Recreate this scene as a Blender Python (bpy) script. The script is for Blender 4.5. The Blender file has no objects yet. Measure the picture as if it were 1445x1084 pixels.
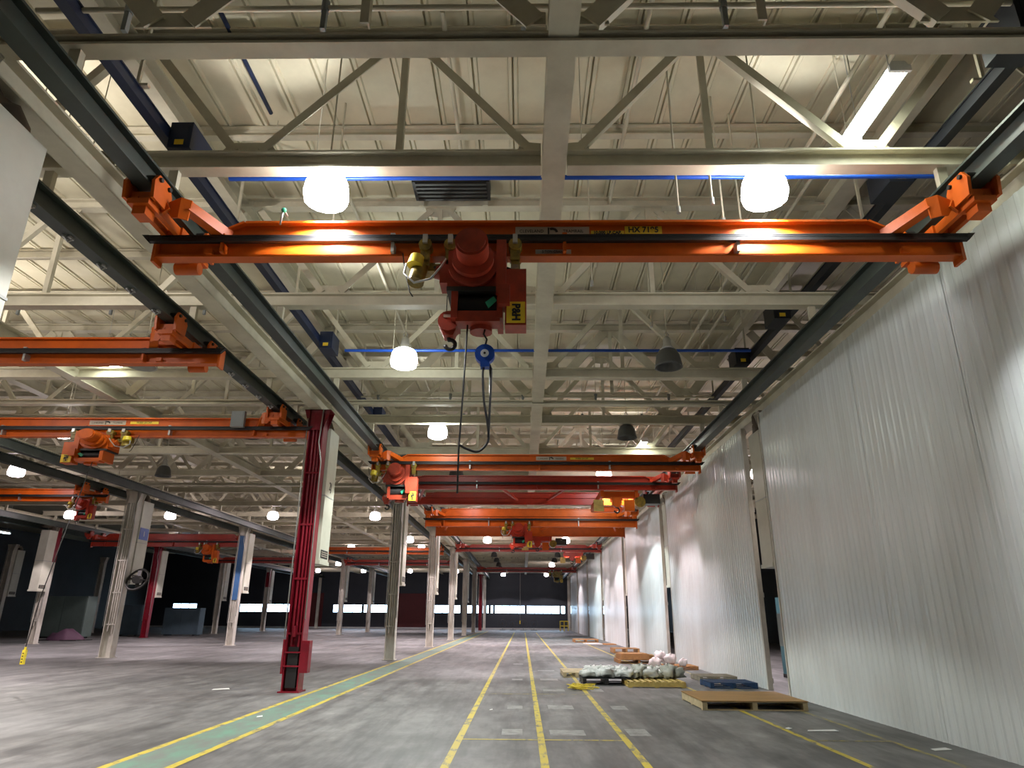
import bpy, math, random
from mathutils import Vector, Matrix
random.seed(7)
SC = bpy.context.scene
COL = SC.collection
PI = math.pi

# ------------------------------------------------------------------ camera
FPX, PITCH, YAW, ROLL, CAMH = 953.17, .3315, .0171, .0067, 1.69
_f = Vector((-math.sin(YAW) * math.cos(PITCH), math.cos(YAW) * math.cos(PITCH), math.sin(PITCH)))
_r0 = Vector((math.cos(YAW), math.sin(YAW), 0)); _u0 = _r0.cross(_f)
_R = math.cos(ROLL) * _r0 + math.sin(ROLL) * _u0
_U = -math.sin(ROLL) * _r0 + math.cos(ROLL) * _u0
cd = bpy.data.cameras.new('camera'); cam = bpy.data.objects.new('camera', cd); COL.objects.link(cam)
cd.sensor_width = 36; cd.sensor_fit = 'HORIZONTAL'; cd.lens = FPX / 1445 * 36
cd.clip_start = .05; cd.clip_end = 400
cam.matrix_world = Matrix(((_R.x, _U.x, -_f.x, 0), (_R.y, _U.y, -_f.y, 0), (_R.z, _U.z, -_f.z, CAMH), (0, 0, 0, 1)))
SC.camera = cam
# ------------------------------------------------------------------ daylight outside the far windows, exposure
w = bpy.data.worlds.new('world'); SC.world = w; w.use_nodes = True
bg = w.node_tree.nodes['Background']; bg.inputs[0].default_value = (.55, .78, 1, 1); bg.inputs[1].default_value = 6.0
SC.view_settings.view_transform = 'Standard'; SC.view_settings.look = 'None'
SC.view_settings.gamma = 1; SC.view_settings.use_curve_mapping = False
SC.view_settings.exposure = 0.85
SC.cycles.use_denoising = True
SC.cycles.use_adaptive_sampling = True; SC.cycles.adaptive_threshold = .04
SC.cycles.max_bounces = 5; SC.cycles.diffuse_bounces = 3
SC.cycles.sample_clamp_indirect = 4
LAMP_W = 900.0      # one high-bay lamp, downward beam
SHADE_E = 19.0      # radiance of a glowing lamp shade

# ------------------------------------------------------------------ materials
def nodes_of(m):
    m.use_nodes = True
    return m.node_tree.nodes, m.node_tree.links
def paint(name, col, rough=.5, metal=0., var=.12, scale=1.5, dirt=None, dirt_amt=.35, bump=0., spec=.5, stretch=None):
    m = bpy.data.materials.new(name); N, L = nodes_of(m); b = N['Principled BSDF']
    b.inputs['Roughness'].default_value = rough; b.inputs['Metallic'].default_value = metal
    b.inputs['Specular IOR Level'].default_value = spec
    g = N.new('ShaderNodeNewGeometry')
    src = g.outputs['Position']
    if stretch:
        mp = N.new('ShaderNodeMapping'); mp.inputs['Scale'].default_value = stretch
        L.new(src, mp.inputs['Vector']); src = mp.outputs['Vector']
    n = N.new('ShaderNodeTexNoise'); n.inputs['Scale'].default_value = scale; n.inputs['Detail'].default_value = 5
    n.inputs['Roughness'].default_value = .65
    L.new(src, n.inputs['Vector'])
    r = N.new('ShaderNodeValToRGB'); L.new(n.outputs['Fac'], r.inputs['Fac'])
    c = Vector(col)
    lo = Vector(dirt) * dirt_amt + c * (1 - dirt_amt) if dirt else c * (1 - var)
    hi = c * (1 + var * .6)
    r.color_ramp.elements[0].position = .32; r.color_ramp.elements[0].color = (*lo, 1)
    r.color_ramp.elements[1].position = .62; r.color_ramp.elements[1].color = (*[min(1, x) for x in hi], 1)
    L.new(r.outputs['Color'], b.inputs['Base Color'])
    if bump:
        bn = N.new('ShaderNodeBump'); bn.inputs['Strength'].default_value = bump; bn.inputs['Distance'].default_value = .02
        L.new(n.outputs['Fac'], bn.inputs['Height']); L.new(bn.outputs['Normal'], b.inputs['Normal'])
    return m
def glow(name, col, e):
    m = bpy.data.materials.new(name); N, L = nodes_of(m); b = N['Principled BSDF']
    b.inputs['Base Color'].default_value = (.8, .8, .78, 1); b.inputs['Roughness'].default_value = .3
    b.inputs['Emission Color'].default_value = (*col, 1); b.inputs['Emission Strength'].default_value = e
    return m
M = {}
M['cream'] = paint('cream_steel_paint', (.60, .56, .43), .55, dirt=(.30, .25, .16), dirt_amt=.35, scale=1.2)
M['deck'] = paint('cream_roof_deck_paint', (.68, .63, .46), .5, dirt=(.44, .38, .25), dirt_amt=.35, scale=.8)
M['joint'] = paint('dirty_deck_joint', (.26, .22, .16), .7)
M['runway'] = paint('dark_green_rail_steel', (.042, .055, .045), .45, dirt=(.02, .02, .018), dirt_amt=.5, scale=2.0)
M['orange'] = paint('orange_crane_paint', (.60, .108, .007), .38, spec=.3, dirt=(.32, .055, .005), dirt_amt=.35, scale=2.2)
M['redcrane'] = paint('red_crane_paint', (.40, .030, .010), .38, dirt=(.18, .015, .008), dirt_amt=.35, scale=2.2)
M['hoistred'] = paint('red_hoist_paint', (.38, .042, .016), .42, dirt=(.10, .018, .01), dirt_amt=.5, scale=5)
M['black'] = paint('black_rubber', (.012, .010, .010), .5)
M['darksteel'] = paint('dark_greasy_steel', (.035, .033, .03), .45, metal=.3)
M['brass'] = paint('yellow_brass_trolley', (.28, .19, .02), .4, dirt=(.05, .035, .01), dirt_amt=.7, scale=9)
M['yellow'] = paint('bright_yellow_paint', (.80, .62, .04), .45)
M['navy'] = paint('navy_bus_duct', (.008, .017, .052), .45, scale=3)
M['navyblack'] = paint('blackish_bus_duct', (.006, .008, .014), .5, scale=3)
M['blue'] = paint('blue_pipe_paint', (.012, .075, .42), .4)
M['colred'] = paint('crimson_column_paint', (.24, .005, .018), .38, dirt=(.09, .005, .008), dirt_amt=.5, scale=2.5)
M['colwhite'] = paint('off_white_column_paint', (.63, .60, .53), .55, dirt=(.28, .23, .16), dirt_amt=.4, scale=3.0, stretch=(1, 1, .5))
M['colblue'] = paint('blue_column_paint', (.03, .10, .24), .5)
M['duct'] = paint('white_duct_paint', (.62, .61, .51), .45, dirt=(.46, .43, .33), dirt_amt=.4, scale=.9)
M['collar'] = paint('brown_duct_collar', (.16, .12, .085), .5)
M['panel'] = paint('white_wall_panel', (.79, .83, .83), .25, dirt=(.62, .62, .58), dirt_amt=.45, scale=.7, bump=.06, stretch=(1, 1, .25))
M['seam'] = paint('grey_panel_seam', (.45, .45, .42), .5)
M['plate'] = paint('tan_sign_plate', (.52, .44, .34), .5)
M['labelyellow'] = paint('yellow_label', (.85, .58, .03), .5)
M['ink'] = paint('black_ink', (.015, .015, .015), .6)
M['white'] = paint('white_plastic', (.78, .78, .76), .45)
M['galv'] = paint('galvanised_steel', (.52, .52, .5), .35, metal=.6)
M['green'] = paint('green_tag', (.02, .30, .16), .5)
M['greybox'] = paint('grey_box_paint', (.22, .24, .24), .45)
M['wood'] = paint('plywood_brown', (.36, .20, .065), .7, dirt=(.22, .13, .05), dirt_amt=.6, scale=3, stretch=(.4, 3, 1))
M['woodpale'] = paint('pale_pallet_wood', (.58, .47, .28), .75, dirt=(.33, .25, .14), dirt_amt=.6, scale=5)
M['woodyellow'] = paint('yellow_pallet_wood', (.62, .46, .14), .7, dirt=(.36, .24, .08), dirt_amt=.6, scale=5)
M['woodgrey'] = paint('grey_pallet_wood', (.30, .27, .20), .8, dirt=(.17, .15, .11), dirt_amt=.6, scale=5)
M['woodorange'] = paint('orange_wood', (.50, .25, .09), .7, dirt=(.30, .13, .05), dirt_amt=.6, scale=4)
M['palletblue'] = paint('blue_pallet_paint', (.015, .06, .16), .6, dirt=(.02, .03, .05), dirt_amt=.6, scale=5)
M['palletblack'] = paint('black_pallet_plastic', (.02, .02, .022), .5)
M['bagwhite'] = paint('white_sack_plastic', (.72, .74, .72), .38, dirt=(.5, .52, .5), dirt_amt=.6, scale=6, bump=.6)
M['baggrey'] = paint('grey_sack_plastic', (.46, .47, .42), .38, dirt=(.28, .28, .24), dirt_amt=.6, scale=6, bump=.6)
M['bagpink'] = paint('pale_pink_sack_plastic', (.78, .68, .68), .4, dirt=(.6, .5, .5), dirt_amt=.5, scale=6, bump=.6)
M['lampdark'] = paint('dark_lamp_metal', (.07, .07, .065), .4)
M['lampclear'] = paint('dull_lamp_glass', (.42, .42, .36), .2)
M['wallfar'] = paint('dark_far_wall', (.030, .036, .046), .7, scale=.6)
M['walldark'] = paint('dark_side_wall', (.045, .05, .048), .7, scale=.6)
M['kerb'] = paint('pale_kerb_paint', (.42, .43, .43), .6)
M['teal'] = paint('teal_paint', (.06, .22, .26), .5)
M['purple'] = paint('purple_tarp', (.11, .045, .085), .7)
M['machine'] = paint('pale_green_machine', (.12, .16, .145), .6)
M['steelblue'] = paint('pale_blue_panel', (.07, .11, .14), .6)
GLOWS = {}
def glow_mat(col):
    k = tuple(round(c, 2) for c in col)
    if k not in GLOWS: GLOWS[k] = glow('glowing_lamp_shade', col, SHADE_E)
    return GLOWS[k]
def tube_glow(col, e):
    k = ('t',) + tuple(col) + (e,)
    if k not in GLOWS: GLOWS[k] = glow('fluorescent_tube', col, e)
    return GLOWS[k]

def concrete():
    m = bpy.data.materials.new('concrete_floor'); N, L = nodes_of(m); b = N['Principled BSDF']
    g = N.new('ShaderNodeNewGeometry')
    def noise(scale, detail, stretch):
        mp = N.new('ShaderNodeMapping'); mp.inputs['Scale'].default_value = stretch; L.new(g.outputs['Position'], mp.inputs['Vector'])
        n = N.new('ShaderNodeTexNoise'); n.inputs['Scale'].default_value = scale; n.inputs['Detail'].default_value = detail
        n.inputs['Roughness'].default_value = .65; L.new(mp.outputs['Vector'], n.inputs['Vector']); return n
    a = noise(.35, 6, (1, .6, 1)); c = noise(3.0, 6, (1, .5, 1)); s = noise(1.1, 4, (2.2, .25, 1))
    r = N.new('ShaderNodeValToRGB'); L.new(a.outputs['Fac'], r.inputs['Fac'])
    r.color_ramp.elements[0].position = .34; r.color_ramp.elements[0].color = (.112, .110, .109, 1)
    r.color_ramp.elements[1].position = .68; r.color_ramp.elements[1].color = (.295, .286, .282, 1)
    r2 = N.new('ShaderNodeValToRGB'); L.new(c.outputs['Fac'], r2.inputs['Fac'])
    r2.color_ramp.elements[0].position = .3; r2.color_ramp.elements[0].color = (.48, .48, .48, 1)
    r2.color_ramp.elements[1].position = .7; r2.color_ramp.elements[1].color = (1.15, 1.15, 1.13, 1)
    mx = N.new('ShaderNodeMix'); mx.data_type = 'RGBA'; mx.blend_type = 'MULTIPLY'; mx.inputs['Factor'].default_value = 1
    L.new(r.outputs['Color'], mx.inputs['A']); L.new(r2.outputs['Color'], mx.inputs['B'])
    r3 = N.new('ShaderNodeValToRGB'); L.new(s.outputs['Fac'], r3.inputs['Fac'])
    r3.color_ramp.elements[0].position = .38; r3.color_ramp.elements[0].color = (.5, .5, .5, 1)
    r3.color_ramp.elements[1].position = .55; r3.color_ramp.elements[1].color = (1, 1, 1, 1)
    m2 = N.new('ShaderNodeMix'); m2.data_type = 'RGBA'; m2.blend_type = 'MULTIPLY'; m2.inputs['Factor'].default_value = .8
    L.new(mx.outputs['Result'], m2.inputs['A']); L.new(r3.outputs['Color'], m2.inputs['B'])
    L.new(m2.outputs['Result'], b.inputs['Base Color'])
    rr = N.new('ShaderNodeMapRange'); L.new(c.outputs['Fac'], rr.inputs['Value'])
    rr.inputs['To Min'].default_value = .42; rr.inputs['To Max'].default_value = .68
    L.new(rr.outputs['Result'], b.inputs['Roughness'])
    bn = N.new('ShaderNodeBump'); bn.inputs['Strength'].default_value = .12; bn.inputs['Distance'].default_value = .01
    L.new(c.outputs['Fac'], bn.inputs['Height']); L.new(bn.outputs['Normal'], b.inputs['Normal'])
    return m
M['floor'] = concrete()
def worn(name, col, under=(.15, .145, .135), scale=7, lo=.36, hi=.5, stretch=(1, .4, 1)):
    m = bpy.data.materials.new(name); N, L = nodes_of(m); b = N['Principled BSDF']; b.inputs['Roughness'].default_value = .55
    g = N.new('ShaderNodeNewGeometry'); mp = N.new('ShaderNodeMapping'); mp.inputs['Scale'].default_value = stretch
    L.new(g.outputs['Position'], mp.inputs['Vector'])
    n = N.new('ShaderNodeTexNoise'); n.inputs['Scale'].default_value = scale; n.inputs['Detail'].default_value = 8
    n.inputs['Roughness'].default_value = .7; L.new(mp.outputs['Vector'], n.inputs['Vector'])
    r = N.new('ShaderNodeValToRGB'); L.new(n.outputs['Fac'], r.inputs['Fac'])
    r.color_ramp.elements[0].position = lo; r.color_ramp.elements[0].color = (*under, 1)
    r.color_ramp.elements[1].position = hi; r.color_ramp.elements[1].color = (*col, 1)
    L.new(r.outputs['Color'], b.inputs['Base Color'])
    return m
M['lineyellow'] = worn('worn_yellow_line', (.56, .44, .05))
M['linefaint'] = worn('faint_yellow_line', (.42, .34, .06), lo=.42, hi=.62)
M['linegreen'] = worn('worn_green_walkway', (.14, .29, .21), under=(.17, .185, .165), scale=3.0, lo=.40, hi=.66)
M['patch'] = worn('pale_concrete_patch', (.33, .33, .32), scale=6, lo=.3, hi=.6, stretch=(1, 1, 1))
def glass():
    m = bpy.data.materials.new('window_glass'); N, L = nodes_of(m)
    o = N['Material Output']; t = N.new('ShaderNodeBsdfTransparent'); t.inputs[0].default_value = (.93, .97, 1, 1)
    gl = N.new('ShaderNodeBsdfGlossy'); gl.inputs['Roughness'].default_value = .1
    mx = N.new('ShaderNodeMixShader'); mx.inputs[0].default_value = .06
    L.new(t.outputs[0], mx.inputs[1]); L.new(gl.outputs[0], mx.inputs[2]); L.new(mx.outputs[0], o.inputs['Surface'])
    return m
M['glass'] = glass()

# ------------------------------------------------------------------ mesh helpers (all coordinates local to the thing)
class MB:
    def __init__(s): s.v = []; s.f = []; s.sm = []
    def add(s, vs, fs, smooth=False):
        o = len(s.v); s.v += [tuple(x) for x in vs]
        s.f += [tuple(i + o for i in f) for f in fs]; s.sm += [smooth] * len(fs); return s
    def box(s, x0, x1, y0, y1, z0, z1):
        v = [(x0, y0, z0), (x1, y0, z0), (x1, y1, z0), (x0, y1, z0), (x0, y0, z1), (x1, y0, z1), (x1, y1, z1), (x0, y1, z1)]
        return s.add(v, [(3, 2, 1, 0), (4, 5, 6, 7), (0, 1, 5, 4), (1, 2, 6, 5), (2, 3, 7, 6), (3, 0, 4, 7)])
    def frame(s, p, q, up):
        p = Vector(p); q = Vector(q); d = (q - p).normalized(); up = Vector(up)
        if abs(d.dot(up)) > .98: up = Vector((1, 0, 0)) if abs(d.x) < .9 else Vector((0, 1, 0))
        sx = d.cross(up).normalized(); sy = sx.cross(d).normalized(); return p, q, sx, sy
    def sweep(s, p, q, prof, up=(0, 0, 1), smooth=False):
        p, q, sx, sy = s.frame(p, q, up); n = len(prof)
        v = [p + sx * a + sy * b for a, b in prof] + [q + sx * a + sy * b for a, b in prof]
        f = [(i, (i + 1) % n, n + (i + 1) % n, n + i) for i in range(n)]
        s.add(v, f, smooth); s.add(v[:n], [tuple(reversed(range(n)))]); s.add(v[n:], [tuple(range(n))]); return s
    def bar(s, p, q, w, h, up=(0, 0, 1)):
        w /= 2; h /= 2; return s.sweep(p, q, [(-w, -h), (w, -h), (w, h), (-w, h)], up)
    def ell(s, p, q, w, h, t, up=(0, 0, 1)):       # angle section
        return s.sweep(p, q, [(-w / 2, -h / 2), (w / 2, -h / 2), (w / 2, -h / 2 + t), (-w / 2 + t, -h / 2 + t), (-w / 2 + t, h / 2), (-w / 2, h / 2)], up)
    def ibeam(s, p, q, w, h, t=.025, tw=.02, up=(0, 0, 1)):
        w /= 2; h /= 2; tw /= 2
        return s.sweep(p, q, [(-w, -h), (w, -h), (w, -h + t), (tw, -h + t), (tw, h - t), (w, h - t), (w, h), (-w, h), (-w, h - t), (-tw, h - t), (-tw, -h + t), (-w, -h + t)], up)
    def cyl(s, p, q, r, n=14, r2=None):
        p, q, sx, sy = s.frame(p, q, (0, 0, 1)); r2 = r if r2 is None else r2
        a = [2 * PI * i / n for i in range(n)]
        v = [p + sx * math.cos(t) * r + sy * math.sin(t) * r for t in a] + [q + sx * math.cos(t) * r2 + sy * math.sin(t) * r2 for t in a]
        s.add(v, [(i, (i + 1) % n, n + (i + 1) % n, n + i) for i in range(n)], True)
        s.add(v[:n], [tuple(reversed(range(n)))]); s.add(v[n:], [tuple(range(n))]); return s
    def lathe(s, prof, n=18, c=(0, 0, 0)):
        v = []; f = []
        for r, z in prof:
            for i in range(n):
                t = 2 * PI * i / n; v.append((c[0] + r * math.cos(t), c[1] + r * math.sin(t), c[2] + z))
        for j in range(len(prof) - 1):
            for i in range(n):
                k = (i + 1) % n; f.append((j * n + i, j * n + k, (j + 1) * n + k, (j + 1) * n + i))
        return s.add(v, f, True)
    def prism(s, poly, d):                          # poly: 3D points, extruded by vector d
        n = len(poly); d = Vector(d); v = [Vector(p) for p in poly] + [Vector(p) + d for p in poly]
        return s.add(v, [(i, (i + 1) % n, n + (i + 1) % n, n + i) for i in range(n)] + [tuple(reversed(range(n))), tuple(range(n, 2 * n))])
    def tube(s, pts, r, n=8):
        pts = [Vector(p) for p in pts]; v = []; f = []
        for i, p in enumerate(pts):
            d = (pts[min(i + 1, len(pts) - 1)] - pts[max(i - 1, 0)]).normalized()
            up = Vector((0, 1, 0)) if abs(d.y) < .9 else Vector((1, 0, 0))
            sx = d.cross(up).normalized(); sy = sx.cross(d)
            v += [p + sx * math.cos(2 * PI * k / n) * r + sy * math.sin(2 * PI * k / n) * r for k in range(n)]
        for i in range(len(pts) - 1):
            for k in range(n): f.append((i * n + k, i * n + (k + 1) % n, (i + 1) * n + (k + 1) % n, (i + 1) * n + k))
        f += [tuple(reversed(range(n))), tuple(range(len(v) - n, len(v)))]
        return s.add(v, f, True)
    def mesh(s, name, mat):
        me = bpy.data.meshes.new(name); me.from_pydata(s.v, [], s.f); me.validate()
        if len(me.polygons) == len(s.sm): me.polygons.foreach_set('use_smooth', s.sm)
        me.materials.append(M[mat] if isinstance(mat, str) else mat); me.update()
        return me
    def build(s, name, mat, parent=None, loc=(0, 0, 0)):
        return place(name, s.mesh(name, mat), parent, loc)
def place(name, me, parent=None, loc=(0, 0, 0), rot=None):
    o = bpy.data.objects.new(name, me); COL.objects.link(o); o.parent = parent; o.location = loc
    if rot: o.rotation_euler = rot
    return o
def thing(name, label, cat, loc=(0, 0, 0), group=None, rotz=0):
    o = bpy.data.objects.new(name, None); COL.objects.link(o); o.location = loc; o.rotation_euler = (0, 0, rotz)
    o.empty_display_size = .2
    return tag(o, label, cat, group)
def tag(o, label, cat, group=None):
    o['label'] = label; o['category'] = cat
    if group: o['group'] = group
    return o
def struct(o): o['kind'] = 'structure'; return o
def dup(root, loc, label=None):
    r = root.copy(); COL.objects.link(r); r.location = loc
    if label: r['label'] = label
    def rec(a, b):
        for ch in a.children:
            c = ch.copy(); COL.objects.link(c); c.parent = b; rec(ch, c)
    rec(root, r); return r
ORD = ['nearest', 'second', 'third', 'fourth', 'fifth', 'sixth', 'seventh', 'eighth', 'ninth', 'tenth', 'eleventh', 'twelfth', 'thirteenth', 'fourteenth',
       'fifteenth', 'sixteenth', 'seventeenth', 'eighteenth', 'nineteenth', 'twentieth'] + ['twenty-' + x for x in
       ['first', 'second', 'third', 'fourth', 'fifth', 'sixth', 'seventh', 'eighth', 'ninth']] + ['thirtieth'] + ['thirty-' + x for x in
       ['first', 'second', 'third', 'fourth', 'fifth', 'sixth', 'seventh', 'eighth', 'ninth']]
def text(s, size, mat, parent, loc, rot=(PI / 2, 0, 0), name='lettering', xs=1., bold=.0):
    c = bpy.data.curves.new('tmp', 'FONT'); c.body = s; c.size = size; c.extrude = .0015; c.align_x = 'CENTER'; c.align_y = 'CENTER'
    c.offset = bold
    t = bpy.data.objects.new('tmp', c); COL.objects.link(t); bpy.context.view_layer.update()
    me = bpy.data.meshes.new_from_object(t.evaluated_get(bpy.context.evaluated_depsgraph_get())); me.name = name
    bpy.data.objects.remove(t); me.materials.clear(); me.materials.append(M[mat])
    o = place(name, me, parent, loc, rot); o.scale = (xs, 1, 1); return o

# ------------------------------------------------------------------ layout
P = 12.2; Y0 = 17.09; W = 11.53
YC = [Y0 + P * k for k in range(-2, 7)]             # column lines along the hall
CX = [6.16, -5.37, -16.9, -28.43, -39.96]           # column rows
MID = [.4, -11.13, -22.66]                          # bay middles
YB, YE = -9.0, 97.2                                 # back wall, far wall
XL_, XR_ = -52.0, 18.0
ZT = 7.16                                           # underside of truss bottom chords

# ------------------------------------------------------------------ floor
fl = MB().add([(XL_, YB, 0), (XR_, YB, 0), (XR_, YE, 0), (XL_, YE, 0)], [(0, 1, 2, 3)]).build('floor', 'floor'); struct(fl)
def stripe(name, mat, x0, x1, y0, y1, z=.003):
    return MB().add([(x0, y0, z), (x1, y0, z), (x1, y1, z), (x0, y1, z)], [(0, 1, 2, 3)]).build(name, mat, fl)
for x in (-.92, .27, 1.5): stripe('painted_line', 'lineyellow', x - .05, x + .05, 1, 80)
stripe('painted_line', 'lineyellow', -.87, .22, 10.9, 10.97); stripe('painted_line', 'lineyellow', .32, 1.45, 10.9, 10.97)
stripe('painted_line', 'linefaint', -.87, .22, 17.0, 17.08); stripe('painted_line', 'linefaint', .32, 1.45, 17.0, 17.08)
stripe('painted_walkway', 'linegreen', -4.82, -4.16, 1, 85)
stripe('painted_line', 'lineyellow', -4.93, -4.82, 1, 85); stripe('painted_line', 'lineyellow', -4.16, -4.05, 1, 85)
stripe('painted_line', 'lineyellow', 4.16, 4.25, 1, 60); stripe('painted_line', 'linefaint', 5.32, 5.41, 1, 30)
stripe('painted_line', 'linefaint', 4.25, 5.32, 11.05, 11.13)
for y, xs in ((11.35, ((-.32, .0), (.42, .96), (1.62, 1.95))), (14.4, ((-.3, .0), (.5, 1.0), (1.75, 2.05))), (17.7, ((.5, 1.02), (1.65, 1.95))),
              (20.6, ((-.3, .0), (.5, 1.0))), (24.0, ((.5, 1.05),)), (27.2, ((-.35, 0.02),))):
    for x0, x1 in xs: stripe('floor_patch', 'patch', x0, x1, y, y + random.uniform(.45, .8), .002)

# ------------------------------------------------------------------ roof: deck panels, purlins
ce = MB().box(XL_, XR_, YB, YE, 9.78, 9.95).build('ceiling', 'deck'); struct(ce)
def deck_bm(mb, x, y0, y1, wd=.61):
    prof = [(0, 9.60), (.05, 9.60), (.06, 9.66), (.075, 9.66), (.085, 9.60), (.13, 9.60), (.15, 9.63), (wd - .005, 9.63), (wd - .005, 9.70), (0, 9.70)]
    n = len(prof)
    v = [(x + a, y0, z) for a, z in prof] + [(x + a, y1, z) for a, z in prof]
    mb.add(v, [(i, (i + 1) % n, n + (i + 1) % n, n + i) for i in range(n)] + [tuple(range(n)), tuple(reversed(range(n, 2 * n)))])
dm = MB(); deck_bm(dm, 0, 0, P - .03); deck_me = dm.mesh('deck_panel', 'deck')
rest = MB()
x = -28.9
while x < 17.5:
    for k, yc in enumerate(YC):
        ya = yc + .46 if k else YB
        if -17.2 < x < 6.6 and 0 <= k - 1 < 3: place('deck_panel', deck_me, ce, (x, yc + .46, 0))
        else: deck_bm(rest, x, ya, min(yc + .46 + P - .03, YE))
    x += .61
o = rest.build('deck_panel', 'deck', ce); o['kind'] = 'stuff'
TY = []                                             # truss lines
for yc in YC: TY += [yc + d for d in (.46, 2.5, 6.59, 10.62)]
TY = [y for y in TY if y < YE - .5]
PY = []
y = YC[0] + .46 - 2.03
while y < YE:
    if min(abs(y - t) for t in TY) > .5: PY.append(y)
    y += 2.04
pm = MB().ibeam((-W / 2, 0, 9.49), (W / 2, 0, 9.49), .14, .2).mesh('purlin', 'cream')
for y in PY:
    for xm in [MID[0] + W] + MID: place('purlin', pm, ce, (xm, y, 0))
# roof-level girders along the column rows
for cx in CX[:4]:
    MB().ibeam((cx - .25, YB, 9.25), (cx - .25, YE, 9.25), .36, .4).build('ridge_girder', 'cream', ce)

# ------------------------------------------------------------------ trusses
def truss_parts(dw=.12, ch=.26):
    out = []
    I = MB
    if ch < .2: out.append(('bottom_chord', I().ibeam((-5.75, 0, ch / 2 - .05), (5.75, 0, ch / 2 - .05), .21, ch, .03)))
    else:
      for s in (-1, 1):
        out.append(('bottom_chord', I().ibeam((s * .17, 0, ch / 2), (s * 5.75, 0, ch / 2), .21, ch, .03)))
    out.append(('top_chord', I().ibeam((-5.76, 0, 2.24), (5.76, 0, 2.24), .2, .2)))
    for s in (-1, 1):
        out.append(('diagonal', I().ell((s * .28, 0, .27), (s * 1.86, 0, 2.08), dw, .1, .02, (0, 1, 0))))
        out.append(('hanger', I().ell((s * 2.03, 0, .27), (s * 2.03, 0, 2.1), .09, .09, .02, (0, 1, 0))))
        out.append(('diagonal', I().ell((s * 2.2, 0, 2.08), (s * 3.85, 0, .3), dw, .1, .02, (0, 1, 0))))
        out.append(('diagonal', I().ell((s * 4.2, 0, .3), (s * 5.6, 0, 2.1), dw, .1, .02, (0, 1, 0))))
        out.append(('gusset', I().prism([(s * 3.62, -.012, .26), (s * 4.42, -.012, .26), (s * 4.28, -.012, .45), (s * 3.75, -.012, .45)], (0, .024, 0))))
        out.append(('gusset', I().prism([(s * 1.72, -.012, 2.15), (s * 2.34, -.012, 2.15), (s * 2.24, -.012, 1.96), (s * 2.03, -.012, 1.93), (s * 1.82, -.012, 1.96)], (0, .024, 0))))
        out.append(('gusset', I().prism([(s * .17, -.012, .26), (s * .48, -.012, .26), (s * .44, -.012, .45), (s * .17, -.012, .42)], (0, .024, 0))))
    return out
near_parts = [(n, mb.mesh(n, 'cream')) for n, mb in truss_parts()]
heavy_parts = [(n, mb.mesh(n, 'cream')) for n, mb in truss_parts(.24, .13)]
mm = MB()
for n, mb in truss_parts(): mm.add(mb.v, mb.f)
far_truss = mm.mesh('roof_truss', 'cream')
BAYN = {MID[0]: 'over the main crane aisle', MID[1]: 'over the bay left of the main aisle', MID[2]: 'over the far left bay', MID[0] + W: 'over the bay behind the white wall'}
for xm, bn in BAYN.items():
    vis = [y for y in TY if y > (1 if xm == MID[0] else 3)]
    for i, y in enumerate(vis):
        if xm == MID[0] + W and y > 40: break
        lab = 'cream steel roof truss %s, %s from the camera' % (bn, ORD[i])
        if y < 46 and not (xm == MID[2] and y < 18):
            t = thing('roof_truss', lab, 'truss', (xm, y, ZT), 'roof trusses ' + bn)
            for n, me in (heavy_parts if min(abs(y - c - .46) for c in YC) < .1 else near_parts): place(n, me, t)
        else:
            tag(place('roof_truss', far_truss, None, (xm, y, ZT)), lab, 'truss', 'roof trusses ' + bn)
# steel beam at chord level down the middle of each bay
for xm, nm in ((MID[0], 'above the main aisle'), (MID[1], 'above the left bay'), (MID[2], 'above the far left bay')):
    tag(MB().ibeam((0, 0, 0), (0, YE - YB, 0), .3, .34, .03, .03).build('tie_beam', 'cream', None, (xm, YB, ZT + .18)),
        'long cream tie beam running down the middle %s' % nm, 'beam', 'tie beams at chord level')
# white girders along the column rows that carry the trusses
for cx, nm in ((CX[0] + .25, 'above the white ribbed wall'), (CX[1] - .05, 'on the columns left of the green walkway'), (CX[2], 'on the second column row'), (CX[3], 'on the third column row')):
    tag(MB().ibeam((0, 0, 0), (0, YE - YB, 0), .3, .36, .03, .03).build('column_girder', 'cream', None, (cx, YB, 6.97)),
        'cream steel girder lying lengthwise %s' % nm, 'beam', 'girders on the column rows')

# ------------------------------------------------------------------ runway beams
def runway(x, label, clips=None):
    t = thing('runway_beam', label, 'beam', (x, YB, 6.70), 'crane runway beams')
    MB().ibeam((0, 0, 0), (0, YE - YB, 0), .21, .31, .03, .03).build('rail_beam', 'runway', t)
    for yh in YC[1:6]:
        for dy in (.46, 2.5, 6.59, 10.62):
            if yh + dy < 45: MB().box(-.06, .06, -.04, .04, .15, .5).build('hanger', 'cream', t, (0, yh + dy - YB, 0))
    if clips:
        cm = MB().box(-.05, -.02, -.05, .05, -.19, -.155).box(.02, .05, -.03, .07, -.19, -.155).tube([(-.035, 0, -.18), (-.01, .03, -.23), (.04, .05, -.18)], .012, 6).mesh('rail_clip', 'galv')
        y = clips[0]
        while y < clips[1]: place('rail_clip', cm, t, (0, y - YB, 0)); y += .78
runway(-4.55, 'dark green crane rail beam along the left edge of main aisle')
runway(5.35, 'dark green crane rail beam along the top of white wall')
runway(-6.19, 'blackish crane rail beam with shiny clips, left of near duct', (5.6, 17))
runway(-16.08, 'dark crane rail beam on right side of second column row')
runway(-17.72, 'dark crane rail beam on left side of second column row')
runway(-27.6, 'dark crane rail beam on right side of third column row')
runway(-29.25, 'dark crane rail beam on left side of third column row')

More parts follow.
